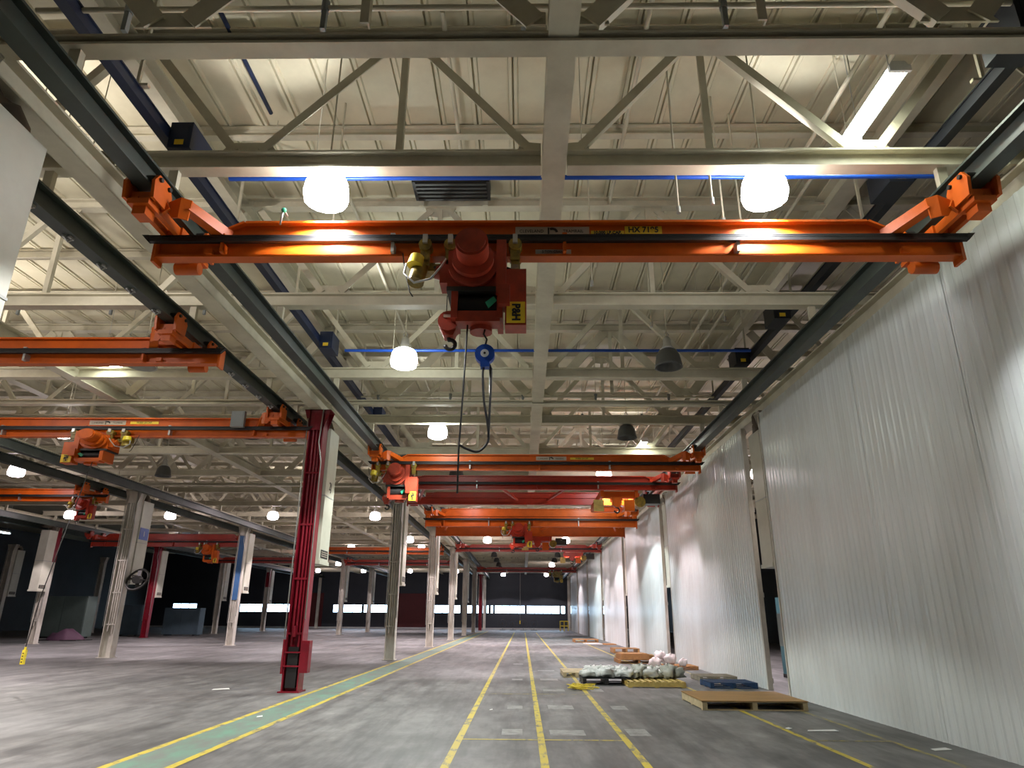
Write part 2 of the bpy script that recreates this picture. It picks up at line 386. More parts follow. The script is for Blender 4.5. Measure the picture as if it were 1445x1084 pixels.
# ------------------------------------------------------------------ columns
def column(x, y, label, mat='colwhite', duct='far', capmat=None, pipes=True, redbox=False, mark=None, wd=.36, sign=False, group='hall columns', blue=False, top=6.79):
    t = thing('steel_column', label, 'column', (x, y, 0), group)
    h = wd / 2; d = .2
    for s in (-1, 1):
        MB().box(s * h - .015, s * h + .015, -d, d, 0, top).build('flange', mat, t)
    MB().box(-h + .015, h - .015, -.012, .012, 0, top).build('web', mat, t)
    MB().box(-h - .07, h + .07, -d - .06, d + .06, 0, .03).build('base_plate', mat, t)
    cap = MB().prism([(-h, -d, top - .55), (h, -d, top - .55), (h + .16, -d, top), (-h - .16, -d, top)], (0, .03, 0))
    cap.prism([(-h, d - .03, top - .55), (h, d - .03, top - .55), (h + .16, d - .03, top), (-h - .16, d - .03, top)], (0, .03, 0))
    cap.box(-h - .16, h + .16, -d, d, top - .03, top); cap.build('cap_bracket', mat, t)
    if blue: MB().box(-h + .02, h - .02, -d + .01, -d + .03, 2.5, top - .6).build('cover_strip', 'colblue', t)
    if pipes:
        for px, z0, r in ((-.09, 1.0, .035), (.0, 1.3, .03), (.09, .9, .038)):
            MB().cyl((px, -.1, z0), (px, -.1, top - .1), r, 8).build('conduit', mat, t)
        MB().tube([(-h - .05, -.22, 1.2), (-h - .05, -.22, 4), (-h - .05, -.22, top - .25)], .016, 6).build('conduit', 'galv', t)
        MB().tube([(h + .03, -.2, 1.6), (h + .03, -.2, 5.4), (h - .06, -.24, 5.9), (h - .02, -.24, top)], .018, 6).build('conduit', 'galv', t)
        for z in (1.25, 2.5, 3.8, 5.1): MB().box(-h, h, -.15, -.13, z, z + .05).build('strap', mat, t)
    if redbox:
        MB().box(h + .0, h + .2, -.22, .02, .42, 1.12).box(h + .02, h + .18, -.225, -.215, .47, 1.07).build('switch_box', 'colred', t)
        MB().box(-h - .06, -h - .016, -.24, -.02, .4, 1.15).build('switch_box', 'colred', t)
        MB().box(-.12, .12, -.17, -.02, .1, .98).build('junction_panel', 'black', t)
        for z in (.55, .85): MB().box(-h - .02, h + .02, -.235, -.2, z, z + .03).build('strap', 'colred', t)
        MB().cyl((-.02, -.2, 1.2), (-.02, -.2, 1.45), .05, 10).build('conduit_bend', 'colred', t)
    if duct:
        s = 1 if duct == 'far' else -1
        ya, yb = (.24, 1.06) if s > 0 else (-1.0, -.24)
        b = MB().box(-.24, .27, ya, yb, 2.97, 6.39).build('air_duct', 'duct', t)
        MB().box(-.27, .30, ya - .02, yb + .02, 2.9, 2.99).build('duct_rim', 'duct', b)
        MB().box(-.25, .28, ya - .01, yb + .01, 4.6, 4.63).build('duct_seam', 'seam', b)
        pts = [(.0, yb - .18, 6.36), (.0, yb - .2, 6.5), (-.03, yb - .3, 6.62), (-.1, ya + .3, 6.7), (-.2, ya, 6.72)]
        MB().tube(pts, .17, 14).build('duct_elbow', 'collar', b)
        MB().box(.271, .278, ya + .1, yb - .1, 3.06, 3.26).build('nameplate', 'ink', b)
        for z in (3.1, 3.15, 3.2): MB().box(.278, .281, ya + .15, yb - .15, z, z + .015).build('nameplate_line', 'plate', b)
        if mark: text(mark[0], mark[1], 'ink', b, (.274, (ya + yb) / 2, mark[2]), (PI / 2, 0, PI / 2), 'lettering')
        if sign:
            sg = MB().box(.272, .285, ya + .05, ya + .75, 4.75, 5.25).build('notice_sign', 'blue', b)
            text('i', .3, 'white', sg, (.288, ya + .4, 5.0), (PI / 2, 0, PI / 2), 'lettering', 1, .01)
    if capmat: MB().box(h + .016, h + .03, -d, d, 4.6, top - .1).box(-h, h, -d - .015, -d, 4.6, top - .6).build('painted_cover', capmat, t)
    return t
column(CX[1], YC[1], 'off-white column with wide white duct at left picture edge', mark=('J', .5, 4.85))
column(CX[1], YC[2], 'crimson red column with switch boxes beside green walkway', 'colred', redbox=True, mark=('2J', .3, 4.9))
for k in range(3, 8):
    column(CX[1], YC[k], 'weathered off-white column on green walkway, %s behind the red one' % ['nearest', 'second', 'third', 'fourth', 'fifth'][k - 3])
column(CX[1], YC[8], 'dark crimson column at the far end of the green walkway', 'colred')
column(CX[2], YC[3], 'broad off-white column with blue notice sign left of red column', wd=.44, sign=True)
column(CX[2], YC[4], 'off-white column with a dark blue stripe left of red column', blue=True)
column(CX[2], YC[5], 'teal painted column half hidden behind the crimson red column', 'teal', duct=None)
column(CX[2], YC[6], 'slim pale column in second row, just right of red column')
column(CX[2], YC[7], 'slim pale column in second row, second right of red column')
column(CX[3], YC[4], 'white column with a red top and boxy duct near left picture edge', duct='near', capmat='colred')
column(CX[3], YC[5], 'narrow crimson column with white duct beside the blue-sign column', 'colred')
column(CX[3], YC[6], 'pale column in the third row, right of narrow crimson column')
column(CX[3], YC[7], 'pale column with a red top in the third row', capmat='colred')
column(CX[3], YC[3], 'greenish white column at the very left edge of the picture', duct='near')
column(CX[4], YC[4], 'dim grey column in the dark bay, nearest left of the red-topped column', duct='far')
column(CX[4], YC[5], 'dim grey column in the dark bay behind the blue-sign column', duct='far')
column(CX[4], YC[6], 'dim grey column deep in the dark left bay', duct=None)
for k in range(2, 8):
    column(CX[0] + .28, YC[k], 'off-white column with duct in the %s gap of the white wall' % ORD[k - 2], pipes=(k < 4), mark=('1J', .3, 4.9) if k == 2 else None, group='columns in the wall gaps')

# ------------------------------------------------------------------ white ribbed wall on the right
wr = MB().box(6.17, 6.23, YB, YB + .1, 0, 6.7)
for k in range(len(YC)):
    a = YC[k] + 1.38 if k else YB
    b = min(YC[k] + P - .12, 92)
    if k == 0: a, b = YB, YC[2] - .12 - P
    if b - a < 1: continue
    for z in (.15, 2.2, 4.4, 6.55): wr.box(6.19, 6.27, a, b, z, z + .12)
wr = wr.build('wall_right', 'seam'); struct(wr)
def sheet(wd, hz=6.72):
    mb = MB(); prof = [(0, .006)]; n = 5; p = wd / n
    for i in range(n):
        c = (i + .5) * p
        prof += [(c - .045, 0), (c - .018, -.011), (c + .018, -.011), (c + .045, 0)]
    prof += [(wd - .012, 0), (wd - .007, .014), (wd, .014)]
    m = len(prof)
    v = [(x, y, 0) for y, x in prof] + [(x, y, hz) for y, x in prof] + [(.035, 0, 0), (.035, wd, 0), (.035, wd, hz), (.035, 0, hz)]
    f = [(i, m + i, m + i + 1, i + 1) for i in range(m - 1)] + [(2 * m, 2 * m + 1, 2 * m + 2, 2 * m + 3)]
    return mb.add(v, f)
jamb = MB().box(-.02, .1, 0, .06, 0, 6.72).mesh('jamb', 'colwhite')
runs = [(YB, YC[2] - .12)] + [(YC[k] + 1.38, min(YC[k + 1] - .12, 92) if k + 1 < len(YC) else 92) for k in range(2, 8)]
for a, b in runs:
    n = max(1, round((b - a) / 1.0)); wd = (b - a) / n
    me = sheet(wd).mesh('wall_panel', 'panel')
    for i in range(n):
        o = place('wall_panel', me, wr, (6.13 + random.uniform(-.004, .004), a + i * wd, 0)); o.rotation_euler = (0, random.uniform(-.0012, .0012), 0)
    place('jamb', jamb, wr, (6.13, a - .06, 0)); place('jamb', jamb, wr, (6.13, b, 0))

# ------------------------------------------------------------------ outer walls, far wall with its window band
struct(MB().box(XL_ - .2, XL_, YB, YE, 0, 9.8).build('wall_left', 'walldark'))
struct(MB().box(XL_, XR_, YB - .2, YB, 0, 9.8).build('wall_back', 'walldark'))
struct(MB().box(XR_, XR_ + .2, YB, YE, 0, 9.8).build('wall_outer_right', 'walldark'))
WIN = [(-48.2, -44.8), (-38.9, -35.7), (-35.3, -31.6), (-26.0, -25.2), (-24.6, -22.0), (-21.8, -21.1), (-20.9, -17.9), (-12.1, -9.85), (-9.45, -8.5),
       (-8.28, -7.7), (-7.6, -6.75), (-6.35, -5.8), (-5.5, -5.2), (-4.95, -4.6), (-4.4, -4.0), (-3.83, .33), (.53, 5.07), (5.2, 5.8), (6.5, 9.5), (10.5, 13.5)]
wf = MB().box(XL_, XR_, YE, YE + .2, 0, 2.05).box(XL_, XR_, YE, YE + .2, 3.12, 9.8)
px = XL_
for a, b in WIN: wf.box(px, a, YE, YE + .2, 2.05, 3.12); px = b
wf.box(px, XR_, YE, YE + .2, 2.05, 3.12)
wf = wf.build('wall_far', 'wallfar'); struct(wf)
M['doorred'] = paint('dark_red_door', (.09, .008, .010), .6)
for i, (xa, xb) in enumerate(((-17.2, -13.2), (-30.6, -27.4))):
    d = struct(MB().box(xa, xb, YE - .08, YE - .002, .22, 4.6).build('door_%d' % (i + 1), 'doorred'))
    for k in range(6): MB().box(xa + .05, xb - .05, YE - .1, YE - .08, .3 + k * .72, .95 + k * .72).build('door_panel', 'doorred', d)
rib = MB().box(-.06, .06, -.05, 0, 3.2, 9.7).mesh('siding_rib', 'wallfar')
for i in range(24): place('siding_rib', rib, wf, (-13 + i * .85, YE, 0))
for i, (a, b) in enumerate(WIN):
    t = MB().box(a, b, YE - .03, YE + .04, 2.05, 2.10).box(a, b, YE - .03, YE + .04, 3.07, 3.12).box(a, a + .05, YE - .03, YE + .04, 2.1, 3.07).box(b - .05, b, YE - .03, YE + .04, 2.1, 3.07)
    n = max(1, round((b - a) / 1.1)); st = (b - a) / n
    for j in range(1, n): t.box(a + j * st - .03, a + j * st + .03, YE - .03, YE + .04, 2.1, 3.07)
    t = t.build('window_%d' % (i + 1), 'wallfar'); struct(t)
    for j in range(n): MB().box(a + j * st + .03, a + (j + 1) * st - .03, YE + .08, YE + .09, 2.1, 3.07).build('pane', 'glass', t)
struct(MB().box(XL_, XR_, YE - .25, YE, 0, .22).build('baseboard_far', 'kerb'))
for i, x in enumerate((-28.0, -17.2, -5.2, 6.3)):
    struct(MB().box(x - .18, x + .18, YE - .5, YE - .25, 0, 7).build('trim_%d' % (i + 1), 'colwhite'))

# ------------------------------------------------------------------ bus ducts and blue pipes
def bus(x, label, boxes, flip, nav='navy'):
    t = thing('bus_duct', label, 'duct', (x, YB, 7.72), 'navy bus ducts')
    MB().box(-.05, .05, 0, 70, -.08, .08).box(-.065, .065, 0, 70, -.09, -.07).box(-.065, .065, 0, 70, .07, .09).build('duct_run', nav, t)
    for y, hw, hh in boxes:
        b = MB().box(-hw, hw, -.28, .28, -hh, hh).build('tap_box', nav, t, (flip * (hw + .06), y - YB, -.02))
        MB().box(-hw * .7, hw * .7, -.285, -.28, -hh * .7, hh * .7).build('box_door', nav, b)
        MB().box(-.06, .06, -.29, -.285, -hh * .8, -hh * .4).build('warning_label', 'labelyellow', b)
    for i in range(18): MB().box(-.02, .02, -.02, .02, .1, 1.7).box(-.14, .14, -.03, .03, .1, .14).build('hanger', 'cream', t, (0, 9.5 + i * 3.05, 0))
bus(-4.75, 'navy blue bus duct hung above left crane rail with tap boxes', [(7.6, .15, .2), (14.6, .15, .2), (20.5, .14, .18)], 1)
bus(5.55, 'dark navy bus duct hung above right crane rail near white wall', [(5.7, .2, .26), (8.4, .17, .2), (13.0, .17, .2), (15.6, .17, .2)], -1, 'navyblack')
def bpipe(x0, x1, y, z, label):
    mb = MB().cyl((x0, 0, 0), (x1, 0, 0), .035, 10)
    t = thing('blue_pipe', label, 'pipe', ((x0 + x1) / 2, y, z), 'thin blue pipes'); mb.v = [(a - (x0 + x1) / 2, b, c) for a, b, c in mb.v]
    mb.build('pipe', 'blue', t)
    for f in (.12, .5, .88): MB().cyl((0, 0, 0), (0, 0, 9.62 - z), .008, 6).build('hanger_rod', 'cream', t, ((f - .5) * (x1 - x0), 0, 0))
bpipe(-4.14, 5.8, 8.0, 7.5, 'thin blue pipe above the nearest orange crane')
bpipe(-4.13, 5.23, 14.5, 7.5, 'thin blue pipe behind the hanging blue reel')
bpipe(-16.0, -6.2, 21.0, 7.5, 'thin blue pipe high up behind the red column')
bpipe(-6.9, -5.75, 7.6, 7.42, 'short blue pipe stub beside the near left duct')
# sprinkler pipes across the hall
def spr(x0, x1, y, z, label):
    t = thing('sprinkler_pipe', label, 'pipe', (0, y, z), 'sprinkler pipes')
    MB().cyl((x0, 0, 0), (x1, 0, 0), .03, 8).build('pipe', 'cream', t)
    n = int((x1 - x0) / 2.1)
    for i in range(n):
        x = x0 + 1 + i * 2.1
        if i % 2: MB().cyl((0, 0, 0), (0, 0, 9.62 - z), .01, 6).build('rod', 'cream', t, (x, 0, 0))
        b = MB().box(-.025, .025, -.03, .03, -.3, .05).cyl((0, 0, -.05), (0, 0, .09), .045, 8).build('clamp', 'greybox', t, (x, 0, 0))
spr(-5.2, 6, 5.45, 7.78, 'grey sprinkler pipe clamped above the nearest roof truss')
spr(-5.2, 6, 18.6, 7.7, 'thin sprinkler pipe above the second orange crane, beyond the two lit lamps')
spr(-5.2, 6, 23.0, 8.4, 'thin sprinkler pipe high between the trusses near far lamps')
spr(-16.5, -5.6, 13.6, 8.3, 'thin sprinkler pipe over the left bay behind the clear dome lamp')
spr(-16.5, -5.6, 22.5, 8.0, 'thin sprinkler pipe over the left bay behind the red column')
# lengthwise conduits and rods up under the deck
cond = [(-4.15, 6, 9, 9.5, 'blue-grey', 'navy'), (-1.1, 7, 11, 9.45, 'cream', 'cream'), (1.7, 6, 14, 9.4, 'cream', 'cream'), (4.4, 4, 30, 8.6, 'cream', 'cream'), (5.0, 4, 34, 8.9, 'cream', 'cream'), (-3.3, 10, 30, 9.2, 'cream', 'cream')]
for i, (x, y0, y1, z, cn, mt) in enumerate(cond):
    t = thing('roof_conduit', '%s conduit running lengthwise under the roof deck, %s from the left' % (cn, ['second', 'fourth', 'fifth', 'sixth', 'rightmost', 'third'][i]), 'conduit', (x, y0, z), 'roof conduits')
    MB().cyl((0, 0, 0), (0, y1 - y0, 0), .035, 8).build('pipe', mt, t)
    for k in range(int((y1 - y0) / 3) + 1): MB().cyl((0, 0, 0), (0, 0, 9.6 - z), .008, 6).build('rod', 'cream', t, (0, .3 + k * 3, 0))
hang = [(2.1, 7.9, 6.9), (2.5, 7.7, 6.9), (3.4, 9.2, 7.3), (3.0, 8.8, 7.3), (1.2, 10.6, 7.2), (-2.9, 8.9, 7.3), (4.0, 12.3, 7.3), (2.6, 12.6, 7.3)]
for i, (x, y, z) in enumerate(hang):
    t = thing('hanger_rod', 'thin cream rod hanging from the roof, %s of the loose rods from camera' % ORD[i], 'rod', (x, y, z), 'loose hanging rods')
    MB().cyl((0, 0, 0), (.0, .0, 9.6 - z), .016, 6).build('rod', 'cream', t)
    MB().cyl((0, 0, -.05), (0, 0, .05), .03, 8).build('clevis', 'galv', t)
# sooty roof ventilator
t = thing('roof_ventilator', 'sooty black rectangular roof vent above the near hoist', 'vent', (-1.35, 10.9, 9.3))
MB().box(-.72, .72, -.3, .3, .0, .3).build('housing', 'black', t)
for i in range(5): MB().box(-.66, .66, -.28 + i * .12, -.22 + i * .12, -.03, 0).build('louvre', 'darksteel', t)
for s in (-.62, .62): MB().box(s - .05, s + .05, .3, .36, -.1, .32).build('leg', 'cream', t)

# ------------------------------------------------------------------ high-bay lamps
SHADE = MB().lathe([(.17, .40), (.235, .375), (.275, .28), (.295, .12), (.275, .03), (.18, -.015), (.02, -.03)], 14)
BELL = MB().lathe([(.12, .42), (.19, .38), (.25, .26), (.285, .06), (.30, .0), (.27, .01), (.23, .26), (.1, .36), (.02, .37)], 16)
LM = {}
def lamp(x, y, lit, label, col=(1, .95, .84), z=6.75, power=1., clear=False, up=False, fwd=0.):
    t = thing('high_bay_lamp', label, 'lamp', (x, y, z), 'high-bay lamps')
    if 'h' not in LM:
        LM['h'] = MB().lathe([(.02, .70), (.06, .69), (.085, .64), (.09, .52), (.12, .46), (.16, .42), (.02, .415)], 14).mesh('ballast_housing', 'galv')
        LM['r'] = MB().cyl((0, 0, .69), (0, 0, 2.87), .012, 6).mesh('hanger_rod', 'cream')
        LM['k'] = MB().tube([(0, 0, .69), (.05, 0, .76), (0, 0, .83), (-.05, 0, .76), (0, 0, .70)], .012, 6).mesh('hook', 'galv')
    place('ballast_housing', LM['h'], t); place('hanger_rod', LM['r'], t); place('hook', LM['k'], t)
    m = glow_mat(col) if lit else M['lampclear' if clear else 'lampdark']
    key = ('s', m.name)
    if key not in LM: LM[key] = (SHADE if lit else BELL).mesh('shade', m)
    place('shade', LM[key], t)
    if lit:
        k = ('l', tuple(col), power)
        if k not in LM:
            l = bpy.data.lights.new('lamp_beam', 'SPOT'); l.energy = LAMP_W * power; l.color = col; l.spot_size = math.radians(122); l.spot_blend = .12; l.shadow_soft_size = .22
            LM[k] = l
        lo = bpy.data.objects.new('lamp_beam', LM[k]); COL.objects.link(lo); lo.parent = t; lo.location = (0, 0, -.07)
        if up:
            pw, ang, tilt = up; k = ('up', pw, ang)
            if k not in LM:
                l = bpy.data.lights.new('lamp_uplight', 'SPOT'); l.energy = pw; l.color = col; l.spot_size = math.radians(ang); l.spot_blend = .6; l.shadow_soft_size = .06; LM[k] = l
            lo = bpy.data.objects.new('lamp_uplight', LM[k]); COL.objects.link(lo); lo.parent = t; lo.location = (math.copysign(.14, tilt), 0, .46); lo.rotation_euler = (PI - fwd, tilt, 0)
WARM = (.97, .98, 1); PINK = (1, .86, .91); GRN = (.93, 1, .96); COOL = (.86, .97, 1)
LX = [-2.57, 3.12]
ys = [7.5 + 6.1 * i for i in range(-2, 15)]
def nm(i): return ORD[i]
for j, y in enumerate(ys):
    i = j - 2                                   # nearest lamp in the picture
    far = 62 < y < 90
    for side, x in (('left', LX[0]), ('right', LX[1])):
        lit = not far and i >= 0 and not (side == 'right' and i in (1, 2)) and not (side == 'left' and i == 3)
        if side == 'right' and abs(y - 74.6) < 1: lit = True
        col = WARM if i <= 0 else (GRN if side == 'left' and i < 4 else (COOL if (side == 'right' and i in (4, 8)) else PINK))
        if i < 0: lab = 'unlit lamp of the %s lamp row out of frame above the camera, %s' % (side, 'farther back' if i == -2 else 'nearer')
        else: lab = '%s high-bay lamp in the %s row of the main aisle, %s from camera' % ('glowing' if lit else 'unlit dark', side, nm(i))
        lamp(x, y, lit, lab, col, power=1. if y < 90 else .6, up=(190, 55, -.34 if side == 'left' else .3) if 0 <= i < 8 else False)
litb = {(-8.25, 0), (-14.0, 0), (-14, 1), (-14, 2), (-14, 5), (-8.25, 7), (-14, 6), (-14, 8), (-8.25, 5), (-8.25, 8), (-14., 13), (-8.25, 13)}
show = litb | {(-8.25, 1), (-14, 3), (-8.25, 2)}
for x, i in sorted(show, key=lambda q: (q[1], q[0])):
    lit = (x, i) in litb
    lamp(x, 7.5 + 6.1 * i, lit, '%s high-bay lamp in the %s row of the bay left of red column, %s along' % ('glowing' if lit else 'unlit', 'right' if x > -10 else 'left', ORD[i + 1]),
         (1, .93, .9) if i < 4 else PINK, clear=(x > -10 and i == 1), power=1.4 if i < 3 else 1., up=(300, 140, .01) if i < 2 else ((190, 70, .2) if i < 9 else False), fwd=.75 if i == 0 else 0)
for x, i in ((-19.8, 3), (-19.8, 5), (-25.5, 5), (-25.5, 7), (-19.8, 9), (-19.8, 11), (-25.5, 13), (-19.8, 13), (-19.8, 0)):
    lamp(x, 7.5 + 6.1 * i, True, 'glowing high-bay lamp in the %s row of the far left bay, %s along' % ('right' if x > -22 else 'left', ORD[i]), PINK)
for i, y in enumerate((19.7, 25.8, 31.9)):
    lamp(9.05, y, True, 'glowing lamp in the bay behind the white wall, %s' % ('nearest', 'middle', 'farthest')[i], PINK)

# ------------------------------------------------------------------ fluorescent strip fixtures
def strip(x, y, z, ln, label, e=9, col=(.93, 1, .86)):
    t = thing('strip_light', label, 'lamp', (x, y, z), 'fluorescent strips')
    MB().prism([(-.14, -ln / 2, .03), (.14, -ln / 2, .03), (.08, -ln / 2, .13), (-.08, -ln / 2, .13)], (0, ln, 0)).build('reflector', 'white', t)
    for s in (-.07, .07): MB().cyl((s, -ln / 2 + .03, 0), (s, ln / 2 - .03, 0), .028, 8).build('tube', tube_glow(col, e), t)
    for s in (-1, 1): MB().box(-.13, .13, s * (ln / 2) - .02, s * (ln / 2) + .02, -.03, .06).build('end_cap', 'white', t)
    for s in (-1, 1): MB().cyl((0, s * ln * .35, .13), (0, s * ln * .35, 1.7), .006, 6).build('chain', 'galv', t)
    l = bpy.data.lights.new('strip_glow', 'AREA'); l.shape = 'RECTANGLE'; l.size = .2; l.size_y = ln; l.energy = 18; l.color = col
    lo = bpy.data.objects.new('strip_glow', l); COL.objects.link(lo); lo.parent = t; lo.location = (0, 0, -.04)
strip(4.5, 7.1, 7.9, 1.25, 'lit fluorescent strip at upper right above the right crane rail', 22)
strip(4.26, 23.6, 7.5, 1.25, 'lit fluorescent strip above the second orange crane by white wall', 22)
strip(-10.15, 15.55, 7.5, 1.2, 'lit fluorescent strip under the short crane at upper left', 14)
strip(-31.5, 41, 6.3, 1.3, 'bluish lit fluorescent strip in the dark far left bay', 12, (.7, .9, 1))

# ------------------------------------------------------------------ overhead cranes
def crane(y, xl, xr, label, mat='orange', zb=6.05, deep=1., sign=False, tie=None, notch=True, oh=.22, trucks=(1, 1), group='bridge cranes'):
    xm = (xl + xr) / 2; hl = (xr - xl) / 2 + oh
    t = thing('overhead_crane', label, 'crane', (xm, y, zb), group)
    hI = .30 * deep; hT = .49 * deep
    offs = [0] if tie is None else [0, tie]
    for g, dy in enumerate(offs):
        gd = MB().ibeam((-hl, dy, hI / 2), (hl, dy, hI / 2), .17, hI, .03, .03)
        gd.box(-hl - .02, -hl + .02, dy - .1, dy + .1, -.07, hI).box(hl - .02, hl + .02, dy - .1, dy + .1, -.07, hI)
        gd.build('girder', mat, t)
        a = hl - .75; b = hl - 1.15
        pr = [(-a, dy - .05, hI), (a, dy - .05, hI), (b, dy - .05, hT), (-b, dy - .05, hT)] if notch else [(-a, dy - .05, hI), (a, dy - .05, hI), (a, dy - .05, hT), (-a, dy - .05, hT)]
        cap = MB().prism(pr, (0, .1, 0))
        cap.box(-b, b, dy - .13, dy + .13, hT - .02, hT + .01)
        for s in (-1, 1): cap.prism([(s * a, dy - .13, hI + .0), (s * (a + .03), dy - .13, hI), (s * (b + .03), dy - .13, hT + .01), (s * b, dy - .13, hT - .01)], (0, .26, 0))
        cap.build('stiffener', mat, t)
        if g == 0:
            zr = .165 * deep
            cb = MB().box(-hl - .05, hl + .05, dy - .19, dy - .13, zr, zr + .03)
            for q in range(3): cb.box(-hl - .05, hl + .05, dy - .185, dy - .14, zr + .035 + q * .022, zr + .05 + q * .022)
            for q in (-1, 1): cb.prism([(q * (hl + .05), dy - .19, zr), (q * (hl + .03), dy - .19, zr), (q * (hl + .05), dy - .19, zr + .095), (q * (hl + .14), dy - .19, zr + .095)], (0, .06, 0))
            cb.box(-hl, hl, dy - .14, dy - .12, zr, zr + .09).build('conductor_bar', 'black', t)
            n = int(hl * 2 / 2.2)
            for i in range(n):
                x = -hl + .9 + i * 2.2
                MB().box(x - .02, x + .02, dy - .16, dy - .015, .03, .17 * deep).box(x - .03, x + .03, dy - .18, dy - .05, zr + .1, zr + .12).build('bar_bracket', 'galv' if i % 2 else mat, t)
        if g == 1:
            for i in range(4):
                x = -hl + 1.2 + i * (2 * hl - 2.4) / 3
                MB().bar((x, .1, hI * .6), (x + (.7 if i % 2 else -.7), tie - .1, hI * .6), .08, .08).build('brace', mat, t)
    ylo, yhi = -1.0, .7 + (tie or 0)
    zt = 6.545 - zb
    for s, on in zip((-1, 1), trucks):
        if not on: continue
        x = s * (xr - xl) / 2
        tr = MB().box(x - .11, x - .05, ylo + .12, yhi - .12, zt - .24, zt - .12).box(x + .05, x + .11, ylo + .12, yhi - .12, zt - .24, zt - .12).box(x - .14, x + .14, -.16, .16, zt - .27, zt - .11).build('end_truck', mat, t)
        for yy in (ylo + .2, yhi - .2):
            hd = MB()
            for q in (-1, 1):
                hd.prism([(x + q * .15, yy - .17, zt - .2), (x + q * .15, yy + .17, zt - .2), (x + q * .15, yy + .2, zt + .02), (x + q * .15, yy + .12, zt + .14), (x + q * .15, yy - .12, zt + .14), (x + q * .15, yy - .2, zt + .02)], (q * .04, 0, 0))
            hd.box(x - .17, x + .17, yy - .07, yy + .07, zt - .2, zt - .06).box(x - .13, x + .13, yy - .15, yy + .15, zt - .27, zt - .2)
            hd.box(x - s * .0 - .08, x + .08, yy - .1, yy + .1, zt - .38, zt - .27)
            hd = hd.build('wheel_head', mat, tr)
            for q in (-1, 1):
                for dd in (-.1, .1): MB().cyl((x + q * .145, yy + dd, zt + .08), (x + q * .04, yy + dd, zt + .08), .06, 12).cyl((x + q * .22, yy + dd, zt + .08), (x + q * .19, yy + dd, zt + .08), .03, 8).build('wheel', 'darksteel', hd)
        MB().cyl((x - .16, yhi - .32, zt - .42), (x + .16, yhi - .32, zt - .42), .085, 12).box(x - .1, x + .1, yhi - .44, yhi - .2, zt - .36, zt - .24).build('drive_motor', mat, tr)
        xi = x - s * .62
        br = MB().prism([(x - s * .2, -.66, hI - .0), (x - s * .2, -.66, hI + .13), (x - s * .34, -.66, hI + .2), (x - s * .34, -.66, hI - .09), (x - s * .26, -.66, hI - .09)], (0, .02, 0))
        br.prism([(x - s * .34, -.66, hI - .09), (x - s * .34, -.66, hI + .2), (x - s * .45, -.6, hI + .19), (x - s * .43, -.6, hI - .09)], (0, .02, 0))
        br.bar((x - s * .43, -.58, hI + .12), (xi - s * .12, -.06, hI + .02), .03, .13).bar((x - s * .33, -.6, hI + .12), (xi + s * .02, -.06, hI + .02), .03, .13).bar((x - s * .38, -.59, hI + .06), (xi - s * .05, -.06, hI - .04), .14, .02)
        br = br.build('knee_brace', mat, t)
        MB().prism([(x - s * .1, -.7, hI + .02), (x - s * .2, -.7, hI + .1), (x - s * .24, -.7, hI + .02), (x - s * .16, -.7, hI - .05)], (0, .05, 0)).build('brace_plate', mat, br)
        MB().box(x - s * .5 - .05, x - s * .5 + .05, -.12, -.06, .03, .1).build('end_stop', mat, t)
    if sign:
        # sign plates on the front face; x given in world units
        def pl(x0, x1, z0, z1, m, yy=-.052): return MB().box(x0 - xm, x1 - xm, yy - .006, yy, z0 - zb, z1 - zb)
        yf = -.052
        p = pl(sign - .48, sign + .48, 6.375, 6.495, 'plate').build('sign_plate', 'plate', t)
        cx = sign - xm; zc = 6.437 - zb
        text('CLEVELAND', .062, 'ink', p, (cx - .27, yf - .008, zc - .01), xs=.92)
        text('TRAMRAIL', .062, 'ink', p, (cx + .27, yf - .008, zc - .01), xs=.92)
        arc = [(cx + .075 * math.cos(a), yf - .009, zc - .03 + .075 * math.sin(a)) for a in [PI * .05 + i * PI * .62 / 10 for i in range(11)]]
        arc2 = [(cx + .045 * math.cos(a) , yf - .009, zc - .035 + .045 * math.sin(a)) for a in [PI * .67 - i * PI * .62 / 10 for i in range(11)]]
        MB().prism(arc + arc2, (0, .002, 0)).box(cx - .06, cx - .04, yf - .009, yf - .007, zc - .05, zc + .045).build('emblem', 'ink', p)
        if sign < 2 and y < 9:
            q = pl(sign + .5, sign + .93, 6.375, 6.435, 'labelyellow').build('capacity_label', 'labelyellow', t)
            text('10,000 LB.CAP.', .062, 'ink', q, (cx + .715, yf - .008, 6.405 - zb), xs=.93, bold=.003)
            q = pl(sign + .94, sign + 1.42, 6.39, 6.50, 'labelyellow').build('number_label', 'labelyellow', t)
            text('HX 7195', .115, 'ink', q, (cx + 1.18, yf - .008, 6.445 - zb), xs=.92, bold=.003)
            q = MB().box(cx - .22, cx + .24, -.03, -.016, .06, .125).build('small_label', 'plate', t)
            text('5 TON CRANE', .05, 'ink', q, (cx + .01, -.032, .093), xs=.9)
        else:
            q = pl(sign + .6, sign + 1.35, 6.40, 6.47, 'labelyellow').build('capacity_label', 'labelyellow', t)
            text('10,000 LB.CAP.', .07, 'ink', q, (cx + .97, yf - .008, 6.435 - zb), xs=.95)
    return t
crane(7.72, -4.55, 5.35, 'nearest orange overhead crane with sign plates and notched ends', sign=.38)
crane(21.1, -4.55, 5.35, 'orange overhead crane with tan sign plate, second in main aisle', sign=.9)
crane(24.5, -4.55, 5.35, 'dark red double-girder crane behind the second orange crane', 'redcrane', tie=3.5, notch=False)
crane(33.6, -4.55, 5.35, 'deep-girdered bright orange crane with two girders, fourth in main aisle', deep=1.75, zb=5.85, tie=4.2, notch=False)
crane(49.5, -4.55, 5.35, 'small reddish crane under the pink lamp, fifth in main aisle', 'redcrane')
crane(73.0, -4.55, 5.35, 'dim red crane in the dark end of the main aisle', 'redcrane')
